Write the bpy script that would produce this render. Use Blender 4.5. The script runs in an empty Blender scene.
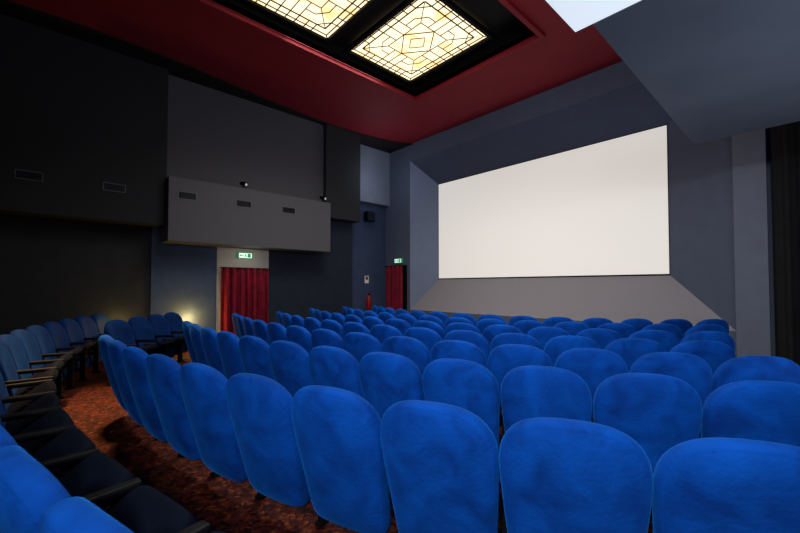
import bpy, bmesh, math, random
from mathutils import Vector, Matrix
random.seed(4)
sc=bpy.context.scene
COL=sc.collection
sc.view_settings.view_transform='Standard'
sc.view_settings.look='None'
ZC=1.45
# ---------------- materials ----------------
def mat(name,col,rough=0.7,var=0.0,scale=20,bump=0.0,bscale=200,sheen=0,spec=0.3,emis=None,es=0,metal=0,col2=None,detail=4):
    m=bpy.data.materials.new(name); m.use_nodes=True
    nt=m.node_tree; b=nt.nodes['Principled BSDF']
    b.inputs['Base Color'].default_value=(*col,1)
    b.inputs['Roughness'].default_value=rough
    b.inputs['Metallic'].default_value=metal
    b.inputs['Specular IOR Level'].default_value=spec
    if sheen:
        b.inputs['Sheen Weight'].default_value=sheen
        b.inputs['Sheen Roughness'].default_value=0.4
        b.inputs['Sheen Tint'].default_value=(0.02,0.3,1,1)
    tc=nt.nodes.new('ShaderNodeTexCoord')
    if var or col2:
        n=nt.nodes.new('ShaderNodeTexNoise'); n.inputs['Scale'].default_value=scale; n.inputs['Detail'].default_value=detail
        nt.links.new(tc.outputs['Object'],n.inputs['Vector'])
        r=nt.nodes.new('ShaderNodeValToRGB')
        c2=col2 if col2 else tuple(min(1,c*(1+var)) for c in col)
        c1=col if col2 else tuple(c*(1-var) for c in col)
        r.color_ramp.elements[0].position=0.32; r.color_ramp.elements[1].position=0.68
        r.color_ramp.elements[0].color=(*c1,1); r.color_ramp.elements[1].color=(*c2,1)
        nt.links.new(n.outputs['Fac'],r.inputs['Fac']); nt.links.new(r.outputs['Color'],b.inputs['Base Color'])
        if 'velvet' in name and 'curtain' not in name:
            oi=nt.nodes.new('ShaderNodeObjectInfo'); n.noise_dimensions='4D'
            mu=nt.nodes.new('ShaderNodeMath'); mu.operation='MULTIPLY'; mu.inputs[1].default_value=50
            nt.links.new(oi.outputs['Random'],mu.inputs[0]); nt.links.new(mu.outputs[0],n.inputs['W'])
            n.inputs['Distortion'].default_value=0.8
    if bump:
        n2=nt.nodes.new('ShaderNodeTexNoise'); n2.inputs['Scale'].default_value=bscale; n2.inputs['Detail'].default_value=3
        nt.links.new(tc.outputs['Object'],n2.inputs['Vector'])
        bp=nt.nodes.new('ShaderNodeBump'); bp.inputs['Strength'].default_value=bump; bp.inputs['Distance'].default_value=0.01
        nt.links.new(n2.outputs['Fac'],bp.inputs['Height']); nt.links.new(bp.outputs['Normal'],b.inputs['Normal'])
    if emis:
        b.inputs['Emission Color'].default_value=(*emis,1); b.inputs['Emission Strength'].default_value=es
    return m
M={}
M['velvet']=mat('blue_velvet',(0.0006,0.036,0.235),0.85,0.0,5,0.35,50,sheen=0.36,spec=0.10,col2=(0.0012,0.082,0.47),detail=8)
M['velvet_shaded']=mat('navy_velvet',(0.0008,0.014,0.075),0.85,0.0,5,0.3,60,sheen=0.12,spec=0.10,col2=(0.001,0.028,0.145),detail=6)  # blue velvet with the shade on the side seats put into its colour
M['cush']=mat('dark_seat_cushion',(0.0013,0.0035,0.011),0.8,0.2,6,0.2,60,spec=0.10)
M['black']=mat('black_plastic',(0.004,0.004,0.005),0.6,0,20,0.1,300,spec=0.12)
M['arm']=mat('black_armrest',(0.004,0.004,0.005),0.55,0,20,0.1,300,spec=0.18)
M['red']=mat('red_ceiling_paint',(0.22,0.008,0.017),0.7,0.06,2,0.1,120)
M['dark']=mat('black_ceiling_paint',(0.010,0.006,0.008),0.8,0.1,3)
M['char']=mat('charcoal_fabric_wall',(0.019,0.020,0.024),0.9,0.16,60,0.4,250)
M['grey']=mat('grey_fabric_wall',(0.076,0.076,0.090),0.9,0.10,60,0.4,250)
M['box']=mat('grey_painted_box',(0.086,0.085,0.095),0.8,0.08,60,0.2,250)
M['low']=mat('dark_navy_wall',(0.011,0.017,0.033),0.8,0.15,5,0.2,250)
M['lowb']=mat('dark_brown_wall',(0.016,0.017,0.021),0.8,0.15,5,0.2,250)
M['blue']=mat('slate_blue_wall',(0.040,0.062,0.125),0.8,0.1,5,0.2,250)
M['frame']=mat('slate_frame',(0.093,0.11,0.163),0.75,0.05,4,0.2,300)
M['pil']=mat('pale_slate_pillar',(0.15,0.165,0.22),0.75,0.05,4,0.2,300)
M['frame_lit']=mat('slate_frame_lit',(0.19,0.23,0.34),0.75,0.05,4,0.2,300)  # slate frame with light put into its colour, for the left splay
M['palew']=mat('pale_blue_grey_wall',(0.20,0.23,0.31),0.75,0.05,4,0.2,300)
M['frame_shaded']=mat('slate_frame_shaded',(0.058,0.070,0.116),0.75,0.05,4,0.2,300)  # slate frame with shade put into its colour, for the top splay
M['apron']=mat('grey_carpet_apron',(0.29,0.27,0.29),0.95,0.08,70,0.3,300)
M['soff']=mat('dark_blue_grey_soffit',(0.085,0.103,0.145),0.8,0.0,1.4,0.3,90,detail=9,col2=(0.11,0.13,0.178))
M['white']=mat('white_panel',(0.8,0.8,0.8),0.6,0.02,3)
M['pale']=mat('pale_door_surround',(0.45,0.42,0.38),0.8,0.05,6)
M['curt']=mat('red_velvet_curtain',(0.19,0.002,0.017),0.8,0.35,6,0.2,120,sheen=0.0)
M['bcurt']=mat('black_drape',(0.010,0.009,0.010),0.9,0.2,6,0.2,120)
M['fred']=mat('extinguisher_red',(0.32,0.008,0.008),0.35,0.05,5)
M['metal']=mat('dull_metal',(0.3,0.3,0.32),0.4,0.05,5,metal=0.8)
M['louv']=mat('blue_grey_louvre',(0.012,0.018,0.034),0.5,0.05,5)
M['vfr']=mat('grey_vent_frame',(0.15,0.16,0.18),0.5,0.05,5)
M['green']=mat('green_sign',(0.01,0.22,0.08),0.5,0.02,5,emis=(0.02,0.5,0.16),es=0.4)
M['signw']=mat('lit_sign_white',(0.8,0.9,0.85),0.5,0.02,5,emis=(0.75,1,0.85),es=0.8)
M['warm']=mat('warm_lens',(0.9,0.6,0.2),0.5,0.02,5,emis=(1,0.55,0.12),es=1.0)
M['lamp']=mat('lamp_lens',(0.5,0.5,0.5),0.5,0.02,5,emis=(1,0.97,0.9),es=0.25)
M['lead']=mat('lead_came',(0.09,0.06,0.025),0.6,0.05,5)
M['wpanel']=mat('white_panel_face',(0.7,0.75,0.8),0.6,0.02,5,emis=(0.78,0.88,1),es=0.75)  # emission added to make a white slab underside bright
M['screen']=mat('cinema_screen',(0.62,0.59,0.56),0.9,0.015,2,0.05,400,emis=(1.0,0.95,0.88),es=0.51)  # emission stands in for light falling on the screen
# carpet
def carpet():
    m=mat('red_brown_carpet',(0.05,0.008,0.004),0.7,0,10,0.5,350,spec=0.15)
    nt=m.node_tree; b=nt.nodes['Principled BSDF']; tc=[n for n in nt.nodes if n.type=='TEX_COORD'][0]
    v=nt.nodes.new('ShaderNodeTexVoronoi'); v.inputs['Scale'].default_value=34
    r=nt.nodes.new('ShaderNodeValToRGB')
    r.color_ramp.elements[0].color=(0.008,0.0008,0.0005,1); r.color_ramp.elements[1].color=(0.22,0.055,0.010,1)
    r.color_ramp.elements[0].position=0.10; r.color_ramp.elements[1].position=0.78
    mid=r.color_ramp.elements.new(.42); mid.color=(0.075,0.008,0.0025,1)
    n=nt.nodes.new('ShaderNodeTexNoise'); n.inputs['Scale'].default_value=40; n.inputs['Detail'].default_value=6
    mx=nt.nodes.new('ShaderNodeMath'); mx.operation='MULTIPLY'; mx.inputs[1].default_value=1.3
    ad=nt.nodes.new('ShaderNodeMath'); ad.operation='MULTIPLY'
    nt.links.new(tc.outputs['Object'],v.inputs['Vector']); nt.links.new(tc.outputs['Object'],n.inputs['Vector'])
    nt.links.new(n.outputs['Fac'],mx.inputs[0]); 
    nt.links.new(mx.outputs[0],ad.inputs[0]); nt.links.new(v.outputs['Color'],ad.inputs[1])
    nt.links.new(ad.outputs[0],r.inputs['Fac']); nt.links.new(r.outputs['Color'],b.inputs['Base Color'])
    return m
M['carpet']=carpet()
def glassmat():
    m=bpy.data.materials.new('stained_glass'); m.use_nodes=True; nt=m.node_tree
    b=nt.nodes['Principled BSDF']; tc=nt.nodes.new('ShaderNodeTexCoord')
    v=nt.nodes.new('ShaderNodeTexVoronoi'); v.distance='CHEBYCHEV'; v.inputs['Scale'].default_value=4.0
    r=nt.nodes.new('ShaderNodeValToRGB')
    e=r.color_ramp.elements; e[0].color=(1,0.58,0.22,1); e[1].color=(1,0.80,0.50,1); e[0].position=0.05; e[1].position=0.36
    nt.links.new(tc.outputs['Object'],v.inputs['Vector']); nt.links.new(v.outputs['Color'],r.inputs['Fac'])
    nt.links.new(r.outputs['Color'],b.inputs['Emission Color']); b.inputs['Emission Strength'].default_value=1.65
    b.inputs['Base Color'].default_value=(.4,.3,.18,1)
    return m
M['glass']=glassmat()
# ---------------- helpers ----------------
def mesh_from(name,verts,faces,m,smooth=False):
    me=bpy.data.meshes.new(name); me.from_pydata([tuple(v) for v in verts],[],faces)
    bm=bmesh.new(); bm.from_mesh(me); bmesh.ops.recalc_face_normals(bm,faces=bm.faces); bm.to_mesh(me); bm.free()
    if m: me.materials.append(m)
    if smooth:
        for p in me.polygons: p.use_smooth=True
    return me
def obj(name,me,parent=None,loc=None,rot=None):
    o=bpy.data.objects.new(name,me); COL.objects.link(o)
    if parent: o.parent=parent
    if loc: o.location=loc
    if rot: o.rotation_euler=rot
    return o
def addbox(V,F,x0,x1,y0,y1,z0,z1):
    n=len(V)
    V+= [(x0,y0,z0),(x1,y0,z0),(x1,y1,z0),(x0,y1,z0),(x0,y0,z1),(x1,y0,z1),(x1,y1,z1),(x0,y1,z1)]
    F+= [tuple(n+i for i in f) for f in [(0,3,2,1),(4,5,6,7),(0,1,5,4),(1,2,6,5),(2,3,7,6),(3,0,4,7)]]
def boxmesh(name,boxes,m,bev=0,seg=2):
    V=[];F=[]
    for b in boxes: addbox(V,F,*b)
    me=mesh_from(name,V,F,m)
    if bev:
        bm=bmesh.new(); bm.from_mesh(me)
        bmesh.ops.bevel(bm,geom=list(bm.edges),offset=bev,segments=seg,affect='EDGES',profile=0.5)
        bm.to_mesh(me); bm.free()
    return me
def struct(name,boxes,m):
    o=obj(name,boxmesh(name,boxes,m)); o['kind']='structure'; return o
def tag(o,label,cat,group=None):
    o['label']=label; o['category']=cat
    if group: o['group']=group
    return o
def empty(name,loc,rotz=0):
    e=bpy.data.objects.new(name,None); e.empty_display_size=0.1; COL.objects.link(e)
    e.location=loc; e.rotation_euler=(0,0,rotz); return e
def cylmesh(name,r,h,m,axis='Z',seg=20,r2=None,base=(0,0,0)):
    bm=bmesh.new(); bmesh.ops.create_cone(bm,cap_ends=True,segments=seg,radius1=r,radius2=r if r2 is None else r2,depth=h)
    R={'Z':Matrix(),'X':Matrix.Rotation(math.pi/2,4,'Y'),'Y':Matrix.Rotation(-math.pi/2,4,'X')}[axis]
    bmesh.ops.transform(bm,matrix=Matrix.Translation(base)@R,verts=bm.verts)
    me=bpy.data.meshes.new(name); bm.to_mesh(me); bm.free(); me.materials.append(m); return me
# ---------------- room ----------------
HC=5.98
struct('floor',[(-10.3,3.2,-5,9.6,-0.1,0)],M['carpet'])
hx0,hx1,hy0,hy1=-6.39,-3.27,0.2,6.37
o=struct('ceiling',[(-10.3,hx0,-5,9.6,HC,HC+0.12),(hx1,3.2,-5,9.6,HC,HC+0.12),(hx0,hx1,-5,hy0,HC,HC+0.12),(hx0,hx1,hy1,9.6,HC,HC+0.12)],M['red'])
struct('trim_1',[(hx0-.03,hx0,hy0,hy1,HC+.01,6.4),(hx1,hx1+.03,hy0,hy1,HC+.01,6.4),(hx0,hx1,hy0-.03,hy0,HC+.01,6.4),(hx0,hx1,hy1,hy1+.03,HC+.01,6.4),
  (hx0,hx1,hy0,hy1,6.28,6.4)],M['black'])
lw=.10
struct('trim_8',[(hx0-lw,hx0-.02,hy0-lw,hy1+lw,HC-.07,HC),(hx1+.02,hx1+lw,hy0-lw,hy1+lw,HC-.07,HC),(hx0-.02,hx1+.02,hy1+.02,hy1+lw,HC-.07,HC),(hx0-.02,hx1+.02,hy0-lw,hy0-.02,HC-.07,HC)],M['red'])
cp=[(-5,-9.1),(-2,-8.75),(-.4,-8.55),(.6,-8.50),(1.7,-8.56),(3,-8.75),(4,-8.90),(5,-9.0),(6,-9.05),(7,-8.97),(7.8,-8.8),(8.4,-8.55)]
pts=[]
for i in range(len(cp)-1):
    p0=cp[max(0,i-1)];p1=cp[i];p2=cp[i+1];p3=cp[min(len(cp)-1,i+2)]
    for k in range(6):
        t=k/6
        f=lambda a,b,c_,d:.5*((2*b)+(-a+c_)*t+(2*a-5*b+4*c_-d)*t*t+(-a+3*b-3*c_+d)*t**3)
        pts.append((f(p0[0],p1[0],p2[0],p3[0]),f(p0[1],p1[1],p2[1],p3[1])))
pts.append(cp[-1])
V=[];F=[]
for y,x in pts:
    V+=[(-10.0,y,HC-.03),(x,y,HC-.03),(x,y,HC),(-10.0,y,HC)]
for i in range(len(pts)-1):
    a=i*4
    for k in range(4): F.append((a+k,a+(k+1)%4,a+4+(k+1)%4,a+4+k))
o=obj('trim_7',mesh_from('curved_border',V,F,M['dark'])); o['kind']='structure'
struct('wall_left',[(-9.65,-9.45,-5,6.72,0,HC)],M['low'])
struct('trim_9',[(-9.45,-9.43,-5,1.55,0.1,2.70)],M['lowb'])
struct('wall_left_recess',[(-10.05,-9.85,6.6,9.6,0,HC),(-9.85,-9.65,6.6,6.72,0,HC)],M['blue'])
struct('wall_left_recess_upper',[(-9.85,-9.65,6.72,8.4,4.15,HC)],M['palew'])
struct('wall_left_upper',[(-9.45,-9.0,-5,1.73,2.70,HC)],M['char'])
struct('wall_left_middle',[(-9.45,-9.2,1.73,5.55,3.3,HC)],M['grey'])
struct('wall_left_column',[(-9.45,-9.05,5.55,6.72,3.35,HC)],M['char'])
struct('trim_2',[(-9.45,-9.40,1.55,2.83,0,2.75)],M['blue'])
struct('wall_left_bulkhead',[(-9.45,-8.8,1.73,5.54,2.37,3.69)],M['box'])
struct('baseboard_left',[(-9.45,-9.42,-5,1.55,0,.1),(-9.45,-9.43,4.12,6.72,0,.1)],M['black'])
struct('wall_back',[(-10.3,3.2,-5.2,-5,0,HC)],M['char'])
struct('wall_right',[(3.0,3.2,-5,9.6,0,HC)],M['low'])
ox0,ox1,oz0,oz1,oy=-8.66,-0.88,0.70,5.45,8.4
sx0,sx1,sz0,sz1,sy=-7.99,-1.91,1.66,4.67,9.0
struct('wall_front',[(-10.05,ox0,oy,9.6,0,HC),(ox1,3.2,oy,9.6,0,HC),(ox0,ox1,oy,9.6,oz1,HC),(ox0,ox1,oy,9.6,0,oz0)],M['frame'])
struct('trim_10',[(-.87,-.47,8.28,8.4,0,HC)],M['pil'])
def splay(name,a,b,c,d,m,t=0.06):
    n=(Vector(b)-Vector(a)).cross(Vector(d)-Vector(a)).normalized()
    if n.y<0: n=-n
    V=[Vector(p) for p in (a,b,c,d)]; V+= [v+n*t for v in V[:4]]
    o=obj(name,mesh_from(name,V,[(0,1,2,3),(4,5,6,7),(0,1,5,4),(1,2,6,5),(2,3,7,6),(3,0,4,7)],m)); o['kind']='structure'
O=[(ox0,oy,oz0),(ox1,oy,oz0),(ox1,oy,oz1),(ox0,oy,oz1)]
I=[(sx0,sy,sz0),(sx1,sy,sz0),(sx1,sy,sz1),(sx0,sy,sz1)]
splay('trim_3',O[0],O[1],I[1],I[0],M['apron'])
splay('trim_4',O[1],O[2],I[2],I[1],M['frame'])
splay('trim_5',O[2],O[3],I[3],I[2],M['frame_shaded'])
splay('trim_6',O[3],O[0],I[0],I[3],M['frame_lit'])
s=obj('cinema_screen',boxmesh('cinema_screen',[(sx0+.01,sx1-.01,sy+.0,sy+.05,sz0+.03,sz1-.01)],M['screen']))
tag(s,'large blank cream-white cinema projection screen in splayed wall frame','screen')
f=obj('masking_border',boxmesh('masking_border',[(sx0,sx1,sy-.01,sy+.06,sz0,sz0+.03),(sx0,sx0+.01,sy-.01,sy+.06,sz0,sz1),(sx1-.01,sx1,sy-.01,sy+.06,sz0,sz1),(sx0,sx1,sy-.01,sy+.06,sz1-.01,sz1)],M['black']),s)
struct('ceiling_soffit',[(-1.05,3.0,2.87,6.32,3.35,3.7)],M['soff'])
lp=obj('ceiling_white_panel',boxmesh('ceiling_white_panel',[(-1.17,3.0,0.9,2.86,3.35,3.45)],M['wpanel']))
tag(lp,'bright white glowing ceiling panel beside the dark soffit','light panel')
struct('door_1',[(-9.45,-9.42,2.85,4.10,0,2.36)],M['pale'])
struct('door_2',[(-9.72,-8.8,8.37,8.4,0,2.12)],M['black'])
def curtain(name,p0,p1,z0,z1,m,folds,amp,label,rod=True):
    L=(Vector(p1)-Vector(p0)); n=int(folds*12); ln=L.length; t=L.normalized(); nn=Vector((-t.y,t.x))
    V=[];F=[];rows=10
    for j in range(rows+1):
        q=j/rows
        for i in range(n+1):
            a=i/n; ph=2*math.pi*folds*a
            w=amp*(0.55+0.45*(1-q))*(math.sin(ph)+.3*math.sin(ph*2.3+1.2+q))
            p=Vector(p0)+L*a+nn*w; V.append((p.x,p.y,z0+(z1-z0)*q))
    for j in range(rows):
        for i in range(n):
            k=j*(n+1)+i; F.append((k,k+1,k+n+2,k+n+1))
    e=empty(name,((p0[0]+p1[0])/2,(p0[1]+p1[1])/2,0))
    me=mesh_from(name+'_cloth',[(v[0]-e.location.x,v[1]-e.location.y,v[2]) for v in V],F,m,True)
    c=obj('curtain_cloth',me,e)
    if rod:
        ax='X' if abs(L.x)>abs(L.y) else 'Y'
        obj('curtain_rod',cylmesh('rod',.015,ln+.06,M['black'],ax,12,base=(0,0,z1)),e)
    tag(e,label,'curtain'); return e
curtain('curtain',(-9.31,2.92),(-9.31,4.06),0.01,1.88,M['curt'],7,.085,'dark red velvet curtain covering the side exit doorway')
curtain('curtain.001',(-9.68,8.24),(-8.84,8.24),0.01,2.10,M['curt'],4,.08,'red velvet curtain across the doorway beside the screen')
curtain('stage_drape',(-.40,8.15),(2.9,8.15),0.01,5.9,M['bcurt'],14,.07,'tall black drape hanging beside the screen wall',False)
def exitsign(name,loc,rotz,label):
    e=empty(name,loc,rotz); e.scale=(.82,.82,.82)
    obj('housing',boxmesh('h',[(-.2,.2,-.03,.05,-.085,.085)],M['green'],.006),e)
    obj('lit_face',boxmesh('f',[(-.185,.185,-.036,-.03,-.07,.07)],M['signw']),e)
    V=[];F=[]
    addbox(V,F,.06,.15,-.040,-.036,-.055,.055)
    addbox(V,F,-.15,-.06,-.040,-.036,-.012,.012)
    n=len(V); V+=[(-.175,-.038,0),(-.13,-.038,.04),(-.13,-.038,-.04)]; F.append((n,n+1,n+2))
    addbox(V,F,-.02,.02,-.040,-.036,-.02,.025); addbox(V,F,-.01,.012,-.040,-.036,.03,.052)
    addbox(V,F,-.035,-.018,-.040,-.036,-.055,-.015); addbox(V,F,.018,.04,-.040,-.036,-.05,-.012)
    obj('pictogram',mesh_from('p',V,F,M['green']),e)
    tag(e,label,'exit sign')
exitsign('exit_sign',(-9.36,3.48,2.19),math.pi/2,'green and white illuminated exit sign above red curtain')
exitsign('exit_sign.001',(-9.15,8.34,2.27),0,'small green illuminated exit sign over curtained doorway')
vm_f=boxmesh('vf',[(-.0,.010,-.172,.172,.067,.074),(-.0,.010,-.172,.172,-.074,-.067),(-.0,.010,-.172,-.164,-.067,.067),(-.0,.010,.164,.172,-.067,.067)],M['vfr'])
vm_b=boxmesh('vb',[(0,.004,-.164,.164,-.067,.067)],M['black'])
vm_l=boxmesh('vl',[(.004,.008,-.16,.16,-.055+i*.022,-.049+i*.022) for i in range(6)],M['louv'])
for i,(x,y) in enumerate([(-9.0,-.30),(-9.0,.87),(-8.8,2.07),(-8.8,3.23),(-8.8,4.33)]):
    e=empty('air_vent' if i==0 else 'air_vent.%03d'%i,(x,y,3.33))
    obj('vent_frame',vm_f,e); obj('duct_opening',vm_b,e); obj('louvre',vm_l,e)
    tag(e,'small black rectangular louvred air vent set in grey wall','air vent','air vents along the side wall')
def spot(name,y):
    e=empty(name,(-8.9,y,3.69))
    obj('bracket',boxmesh('b',[(-.02,.02,-.035,.035,0,.015),(-.008,.008,-.008,.008,.015,.09)],M['black']),e)
    h=obj('lamp_head',cylmesh('h',.045,.15,M['black'],'X',20,.06),e,(0.02,0,.12),(0,.3,.5))
    obj('lens',cylmesh('l',.03,.01,M['lamp'],'X',20,base=(.078,0,0)),h)
    tag(e,'small black spotlight mounted on top of grey bulkhead','spotlight','bulkhead spotlights')
spot('spotlight',3.25); spot('spotlight.001',5.35)
e=empty('wall_speaker',(-9.85,7.58,3.55))
obj('speaker_cabinet',boxmesh('c',[(.03,.25,-.16,.16,0,.3)],M['black'],.01),e)
obj('speaker_grille',boxmesh('g',[(.25,.256,-.14,.14,.02+i*.024,.034+i*.024) for i in range(11)],M['low']),e)
obj('bracket',boxmesh('k',[(0,.04,-.03,.03,.1,.2)],M['metal']),e)
tag(e,'small black loudspeaker bracketed to the blue wall','speaker')
e=empty('fire_extinguisher',(-9.70,7.55,.68))
bm=bmesh.new()
prof=[(0,0),(.07,0),(.08,.02),(.08,.36),(.065,.42),(.03,.45),(.025,.48),(0,.48)]
rings=[]
for r,z in prof: rings.append([bm.verts.new((r*math.cos(a*math.pi/10),r*math.sin(a*math.pi/10),z)) for a in range(20)])
for a,b in zip(rings,rings[1:]):
    for i in range(20): bm.faces.new((a[i],a[(i+1)%20],b[(i+1)%20],b[i]))
bmesh.ops.remove_doubles(bm,verts=bm.verts,dist=1e-5)
me=bpy.data.meshes.new('ext'); bm.to_mesh(me); bm.free(); me.materials.append(M['fred'])
for p in me.polygons: p.use_smooth=True
obj('cylinder_body',me,e)
obj('valve_handle',boxmesh('v',[(-.02,.02,-.02,.02,.47,.52),(-.01,.12,-.015,.015,.52,.535),(-.01,.11,-.015,.015,.49,.50)],M['black']),e)
obj('bracket',boxmesh('k',[(-.145,-.07,-.05,.05,.2,.25)],M['metal']),e)
tag(e,'red fire extinguisher hanging on the blue wall by the exit','fire extinguisher')
e=obj('wall_notice',boxmesh('wn',[(-9.85,-9.84,7.5,7.66,1.54,1.78)],M['white']))
obj('pictogram',boxmesh('wp',[(-9.84,-9.838,7.53,7.63,1.65,1.76)],M['fred']),e)
tag(e,'small white and red safety notice on the blue wall','sign')
for i,(x,y,z) in enumerate([(-9.43,1.02,.45),(-9.40,2.25,.45)]):
    e=empty('wall_light' if i==0 else 'wall_light.%03d'%i,(x,y,z))
    obj('housing',boxmesh('lh',[(0,.05,-.1,.1,0,.08)],M['black'],.005),e)
    obj('lens',boxmesh('ll',[(.01,.045,-.09,.09,.08,.084)],M['warm']),e)
    tag(e,'small warm amber up-light on the dark wall','wall light')
def skylight(name,x0,x1,y0,y1,z):
    e=empty(name,((x0+x1)/2,(y0+y1)/2,z)); w=(x1-x0)/2; h=(y1-y0)/2
    obj('glass',boxmesh('gl',[(-w,w,-h,h,0,.01)],M['glass']),e)
    obj('frame',boxmesh('fr',[(-w-.06,-w,-h-.06,h+.06,-.05,.04),(w,w+.06,-h-.06,h+.06,-.05,.04),(-w,w,-h-.06,-h,-.05,.04),(-w,w,h,h+.06,-.05,.04)],M['black']),e)
    V=[];F=[]
    def line(a,b,t=.007):
        ax,ay=a[0]*w,a[1]*h; bx,by=b[0]*w,b[1]*h
        d=Vector((bx-ax,by-ay,0)); 
        nn=Vector((-d.y,d.x,0)).normalized()*t; n=len(V)
        for z in (-.01,0):
            for s_ in (1,-1):
                V.append((ax+nn.x*s_,ay+nn.y*s_,z)); V.append((bx+nn.x*s_,by+nn.y*s_,z))
        F.extend([(n,n+1,n+3,n+2),(n,n+1,n+5,n+4),(n+2,n+3,n+7,n+6)])
    def rect(s,t=.007):
        P=[(-s,-s),(s,-s),(s,s),(-s,s)]
        for i in range(4): line(P[i],P[(i+1)%4],t)
    rect(.93,.010); rect(.80,.012); rect(.42)
    P=[(-.42,0),(0,-.42),(.42,0),(0,.42)]
    for i in range(4): line(P[i],P[(i+1)%4],.009)
    P=[(-.2,0),(0,-.2),(.2,0),(0,.2)]
    for i in range(4): line(P[i],P[(i+1)%4])
    for k in (-.6,-.42,-.2,0,.2,.42,.6):
        line((k,.8),(k,1),.009); line((k,-.8),(k,-1),.009); line((.8,k),(1,k),.009); line((-.8,k),(-1,k),.009)
    for sx in (-1,1):
        line((sx*.42,0),(sx*.8,0)); line((0,sx*.42),(0,sx*.8))
        line((sx*.2,sx*.42),(sx*.2,sx*.8)); line((-sx*.2,sx*.42),(-sx*.2,sx*.8))
        line((sx*.42,.2),(sx*.8,.2)); line((sx*.42,-.2),(sx*.8,-.2))
        for sy_ in (-1,1):
            line((sx*.42,sy_*.42),(sx*.8,sy_*.8)); line((sx*.6,sy_*.8),(sx*.8,sy_*.6))
            line((sx*.42,sy_*.6),(sx*.6,sy_*.42)); line((sx*.2,sy_*.6),(sx*.42,sy_*.6)); line((sx*.6,sy_*.2),(sx*.6,sy_*.42))
            line((sx*.93,sy_*.93),(sx,sy_),.01)
    obj('leading',mesh_from('ld',V,F,M['lead']),e)
    tag(e,'glowing cream stained glass skylight with geometric dark leading','skylight','ceiling stained glass skylights')
skylight('stained_glass_skylight',-6.22,-4.08,4.34,6.04,6.20)
skylight('stained_glass_skylight.001',-6.22,-4.08,2.10,3.82,6.20)
# ---------------- chair ----------------
HB=.85; ZB=.115; W=.285; LEAN=math.radians(15)
def hw(v):
    base=.240+(W-.240)*min(1,v/.58)
    if v<.07: base-= .06*(1-math.sqrt(max(0,1-((.07-v)/.07)**2)))
    if v>.58: base=W*(max(0,1-((v-.58)/(HB-.58))**2.6))**(1/2.7)
    return base
def outline():
    q=HB-.715
    vs=[0,.012,.03,.07,.17,.30,.44]+[x+q for x in (.46,.52,.57,.61,.645,.67,.688,.700,.708)]
    P=[(hw(v),v) for v in vs]
    top=[(hw(HB-.002)*.8,HB-.0005),(0,HB)]
    P=P+top
    L=[(-x,v) for x,v in reversed(P[:-1])]
    bot=[(-.1,0),(0,0),(.1,0)]
    return P+L+bot
def backmesh(m):
    ol=outline(); c=(0,.46)
    rings=[(.25,-.080),(.55,-.076),(.76,-.068),(.87,-.057),(.915,-.049),(.930,-.044),(.945,-.044),(.98,-.030),(1.0,-.006),(1.0,.024),(.975,.046),(.9,.060),(.7,.064),(.35,.058)]
    V=[];F=[];n=len(ol)
    def P(x,v,t):
        t2=t+.42*x*x
        return (x, (HB-v)*math.sin(LEAN)+t2*math.cos(LEAN), ZB+v*math.cos(LEAN))
    for s,t in rings:
        for x,v in ol: V.append(P(c[0]+(x-c[0])*s,c[1]+(v-c[1])*s,t))
    for r in range(len(rings)-1):
        for i in range(n):
            a=r*n+i;b=r*n+(i+1)%n; F.append((a,b,b+n,a+n))
    V.append(P(0,c[1],-.081)); k=len(V)-1
    for i in range(n): F.append((k,(i+1)%n,i))
    V.append(P(0,c[1],.057)); k=len(V)-1; o_=(len(rings)-1)*n
    for i in range(n): F.append((k,o_+i,o_+(i+1)%n))
    return mesh_from('backrest',V,F,m,True)
def seatmesh(m):
    V=[];F=[];nu,nv=36,16
    def sp(c,e): return math.copysign(abs(c)**e,c)
    for j in range(nv+1):
        ph=-math.pi/2+math.pi*j/nv
        for i in range(nu):
            th=2*math.pi*i/nu
            x=.235*sp(math.cos(ph),.3)*sp(math.cos(th),.28)
            y=.18*sp(math.cos(ph),.3)*sp(math.sin(th),.28)
            z=.048*sp(math.sin(ph),.6)
            x*=1-.08*max(0,y/.18)**2
            V.append((x,y+.18,z))
    for j in range(nv):
        for i in range(nu):
            F.append((j*nu+i,j*nu+(i+1)%nu,(j+1)*nu+(i+1)%nu,(j+1)*nu+i))
    me=mesh_from('seat',V,F,m,True)
    bm=bmesh.new(); bm.from_mesh(me); bmesh.ops.remove_doubles(bm,verts=bm.verts,dist=1e-5); bm.to_mesh(me); bm.free()
    return me
BM=backmesh(M['velvet']); SM=seatmesh(M['cush']); BM2=backmesh(M['velvet_shaded'])
AM=boxmesh('arm',[(-.015,.015,.17,.38,.50,.54)],M['black'],.012)
AM2=boxmesh('arm2',[(-.022,.022,.06,.42,.55,.59)],M['arm'],.014)
LM=boxmesh('leg',[(-.012,.012,.28,.35,.03,.51),(-.016,.016,.26,.38,0,.03)],M['black'],.005)
GM=boxmesh('hinge',[(-.24,.24,.25,.28,.30,.34)],M['black'],.005)
protos={}; nchair=0
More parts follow.
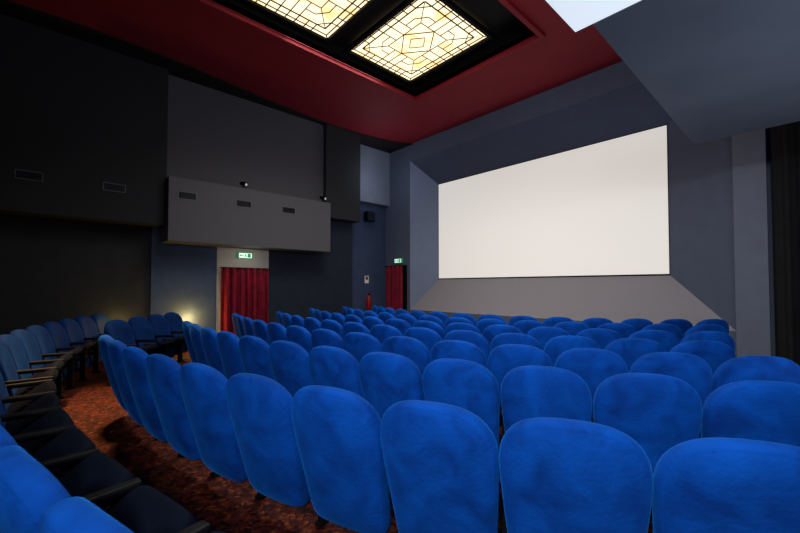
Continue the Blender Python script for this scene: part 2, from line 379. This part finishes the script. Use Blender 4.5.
def chair(x,y,rot,label,group,kind):
    global nchair
    nchair+=1
    e=empty('theater_seat' if nchair==1 else 'theater_seat.%03d'%(nchair-1),(x,y,0),rot)
    tag(e,label,'theater seat',group)
    if kind not in protos:
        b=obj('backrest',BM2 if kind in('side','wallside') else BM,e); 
        b.modifiers.new('s','SUBSURF').levels=1; b.modifiers['s'].render_levels=1
        s=obj('seat',SM,e,(0,.29,.33),(math.radians(80),0,0))
        A=AM if kind=='main' else AM2
        if kind in('side','sideblue'): s.rotation_euler=(math.radians(36),0,0); s.location=(0,.19,.37)
        if kind=='wallside': s.rotation_euler=(math.radians(22),0,0); s.location=(0,.22,.38)
        protos[kind]=[b,s,obj('armrest',A,e,(-.268,0.06,0)),obj('armrest',A,e,(.268,.06,0)),obj('leg',LM,e,(-.268,0.02,0)),obj('leg',LM,e,(.268,.02,0)),obj('hinge_bar',GM,e)]
    else:
        for p in protos[kind]:
            q=p.copy(); q.parent=e; COL.objects.link(q)
    return e
lab='blue velvet cinema seat with rounded tall backrest'
def row(cx,cy,R,xa,xmin,xmax,label,group,pitch=.58,kind='main'):
    th0=math.asin((xa-cx)/R); st=pitch/R
    k=-40
    while k<40:
        th=th0+k*st; k+=1
        if abs(th)>1.4: continue
        x=cx+R*math.sin(th); y=cy-R*math.cos(th)
        if xmin<=x<=xmax:
            kd=kind
            if kind=='side' and x>-2.9: kd='sideblue'
            chair(x,y,th+random.uniform(-.010,.010),label,group,kd)
CX,CY=-5.3,11.3
row(CX,CY,10.88,-.635,-5.6,.5,lab+' in a curved row',"main block rear row",.57)
row(CX,CY,9.87,-.66,-6.5,.5,lab+' in a curved row',"main block second row")
row(CX,CY,8.98,-.74,-7.5,.4,lab+' in a curved row',"main block third row")
row(CX,CY,8.15,-.70,-7.9,-.4,lab+' in a curved row',"main block fourth row")
row(CX,CY,7.3,-.80,-8.1,-.5,lab+' in a curved row',"main block fifth row")
row(CX,CY,6.45,-.95,-8.1,-.6,lab+' in a curved row',"main block sixth row")
row(CX,CY,5.6,-1.45,-8.0,-.9,lab+' in a curved row',"main block front row")
sl='blue cinema seat with shade-coloured backrest and lowered black cushion beside the side wall'
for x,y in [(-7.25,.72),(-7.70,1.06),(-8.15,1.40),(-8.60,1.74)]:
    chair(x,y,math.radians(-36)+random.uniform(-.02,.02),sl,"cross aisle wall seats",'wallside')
zl='blue cinema seat facing the curved cross aisle'  # backs farther left use the velvet darkened for shade
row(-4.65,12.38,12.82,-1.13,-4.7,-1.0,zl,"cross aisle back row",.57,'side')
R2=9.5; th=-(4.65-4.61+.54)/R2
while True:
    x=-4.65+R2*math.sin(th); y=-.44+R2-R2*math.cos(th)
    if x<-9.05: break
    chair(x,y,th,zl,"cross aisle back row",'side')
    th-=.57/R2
# ---------------- lights ----------------
def area(loc,tgt,size,e,col,sy_=None,spread=None):
    l=bpy.data.lights.new('a','AREA'); l.size=size; l.energy=e; l.color=col
    if sy_: l.shape='RECTANGLE'; l.size_y=sy_
    if spread: l.spread=math.radians(spread)
    o=bpy.data.objects.new('area_light',l); COL.objects.link(o); o.location=loc
    o.rotation_euler=(Vector(tgt)-Vector(loc)).to_track_quat('-Z','Y').to_euler(); return o
def point(loc,e,col,r=.05):
    l=bpy.data.lights.new('p','POINT'); l.energy=e; l.color=col; l.shadow_soft_size=r
    o=bpy.data.objects.new('glow_light',l); COL.objects.link(o); o.location=loc
area((.6,-1.7,3.2),(-2.8,5,.6),.5,70,(.90,.95,1),spread=100)
area((-5.1,4.2,6.1),(-5.0,4.2,0),2.2,190,(1,.97,.92),3.5,spread=140)
area((-2.5,3.0,5.6),(-9.2,5.0,3.5),1.2,38,(.90,.94,1))  # unseen fill light added for the left wall
area((1.4,3.6,.9),(1.0,4.4,3.3),1.2,52,(.85,.92,1))  # unseen up-light added to brighten the soffit, no real lamp there
area((-2.6,4.0,2.6),(-3.4,6.0,6),1.0,20,(1,.85,.85))  # added up-light without a fixture, brightens the red ceiling
point((-9.2,1.02,.75),5,(1,.70,.18)); point((-9.22,2.25,.72),26,(1,.62,.15))
point((-8.95,3.5,2.1),2.5,(1,.9,.75),.15); point((-8.6,7.1,4.7),15,(.75,.88,1),.4)
l=bpy.data.lights.new('s','SPOT'); l.energy=2600; l.color=(1,.58,.24); l.spot_size=.60; l.spot_blend=1.0; l.shadow_soft_size=.3
o=bpy.data.objects.new('aisle_spot',l); COL.objects.link(o); o.location=(-7.2,.5,5.7)
o.rotation_euler=(Vector((-5.6,.28,0))-Vector(o.location)).to_track_quat('-Z','Y').to_euler()
w=bpy.data.worlds.new('w'); sc.world=w; w.use_nodes=True
w.node_tree.nodes['Background'].inputs[0].default_value=(.5,.6,.8,1); w.node_tree.nodes['Background'].inputs[1].default_value=.03
# ---------------- camera ----------------
c=bpy.data.cameras.new('cam'); c.lens=17.1; c.sensor_width=36; c.shift_y=.0119; c.clip_start=.02
co=bpy.data.objects.new('camera',c); COL.objects.link(co); co.location=(0,0,ZC)
co.rotation_euler=(math.radians(91.5),0,math.radians(47.4)); sc.camera=co
print('chairs',nchair)
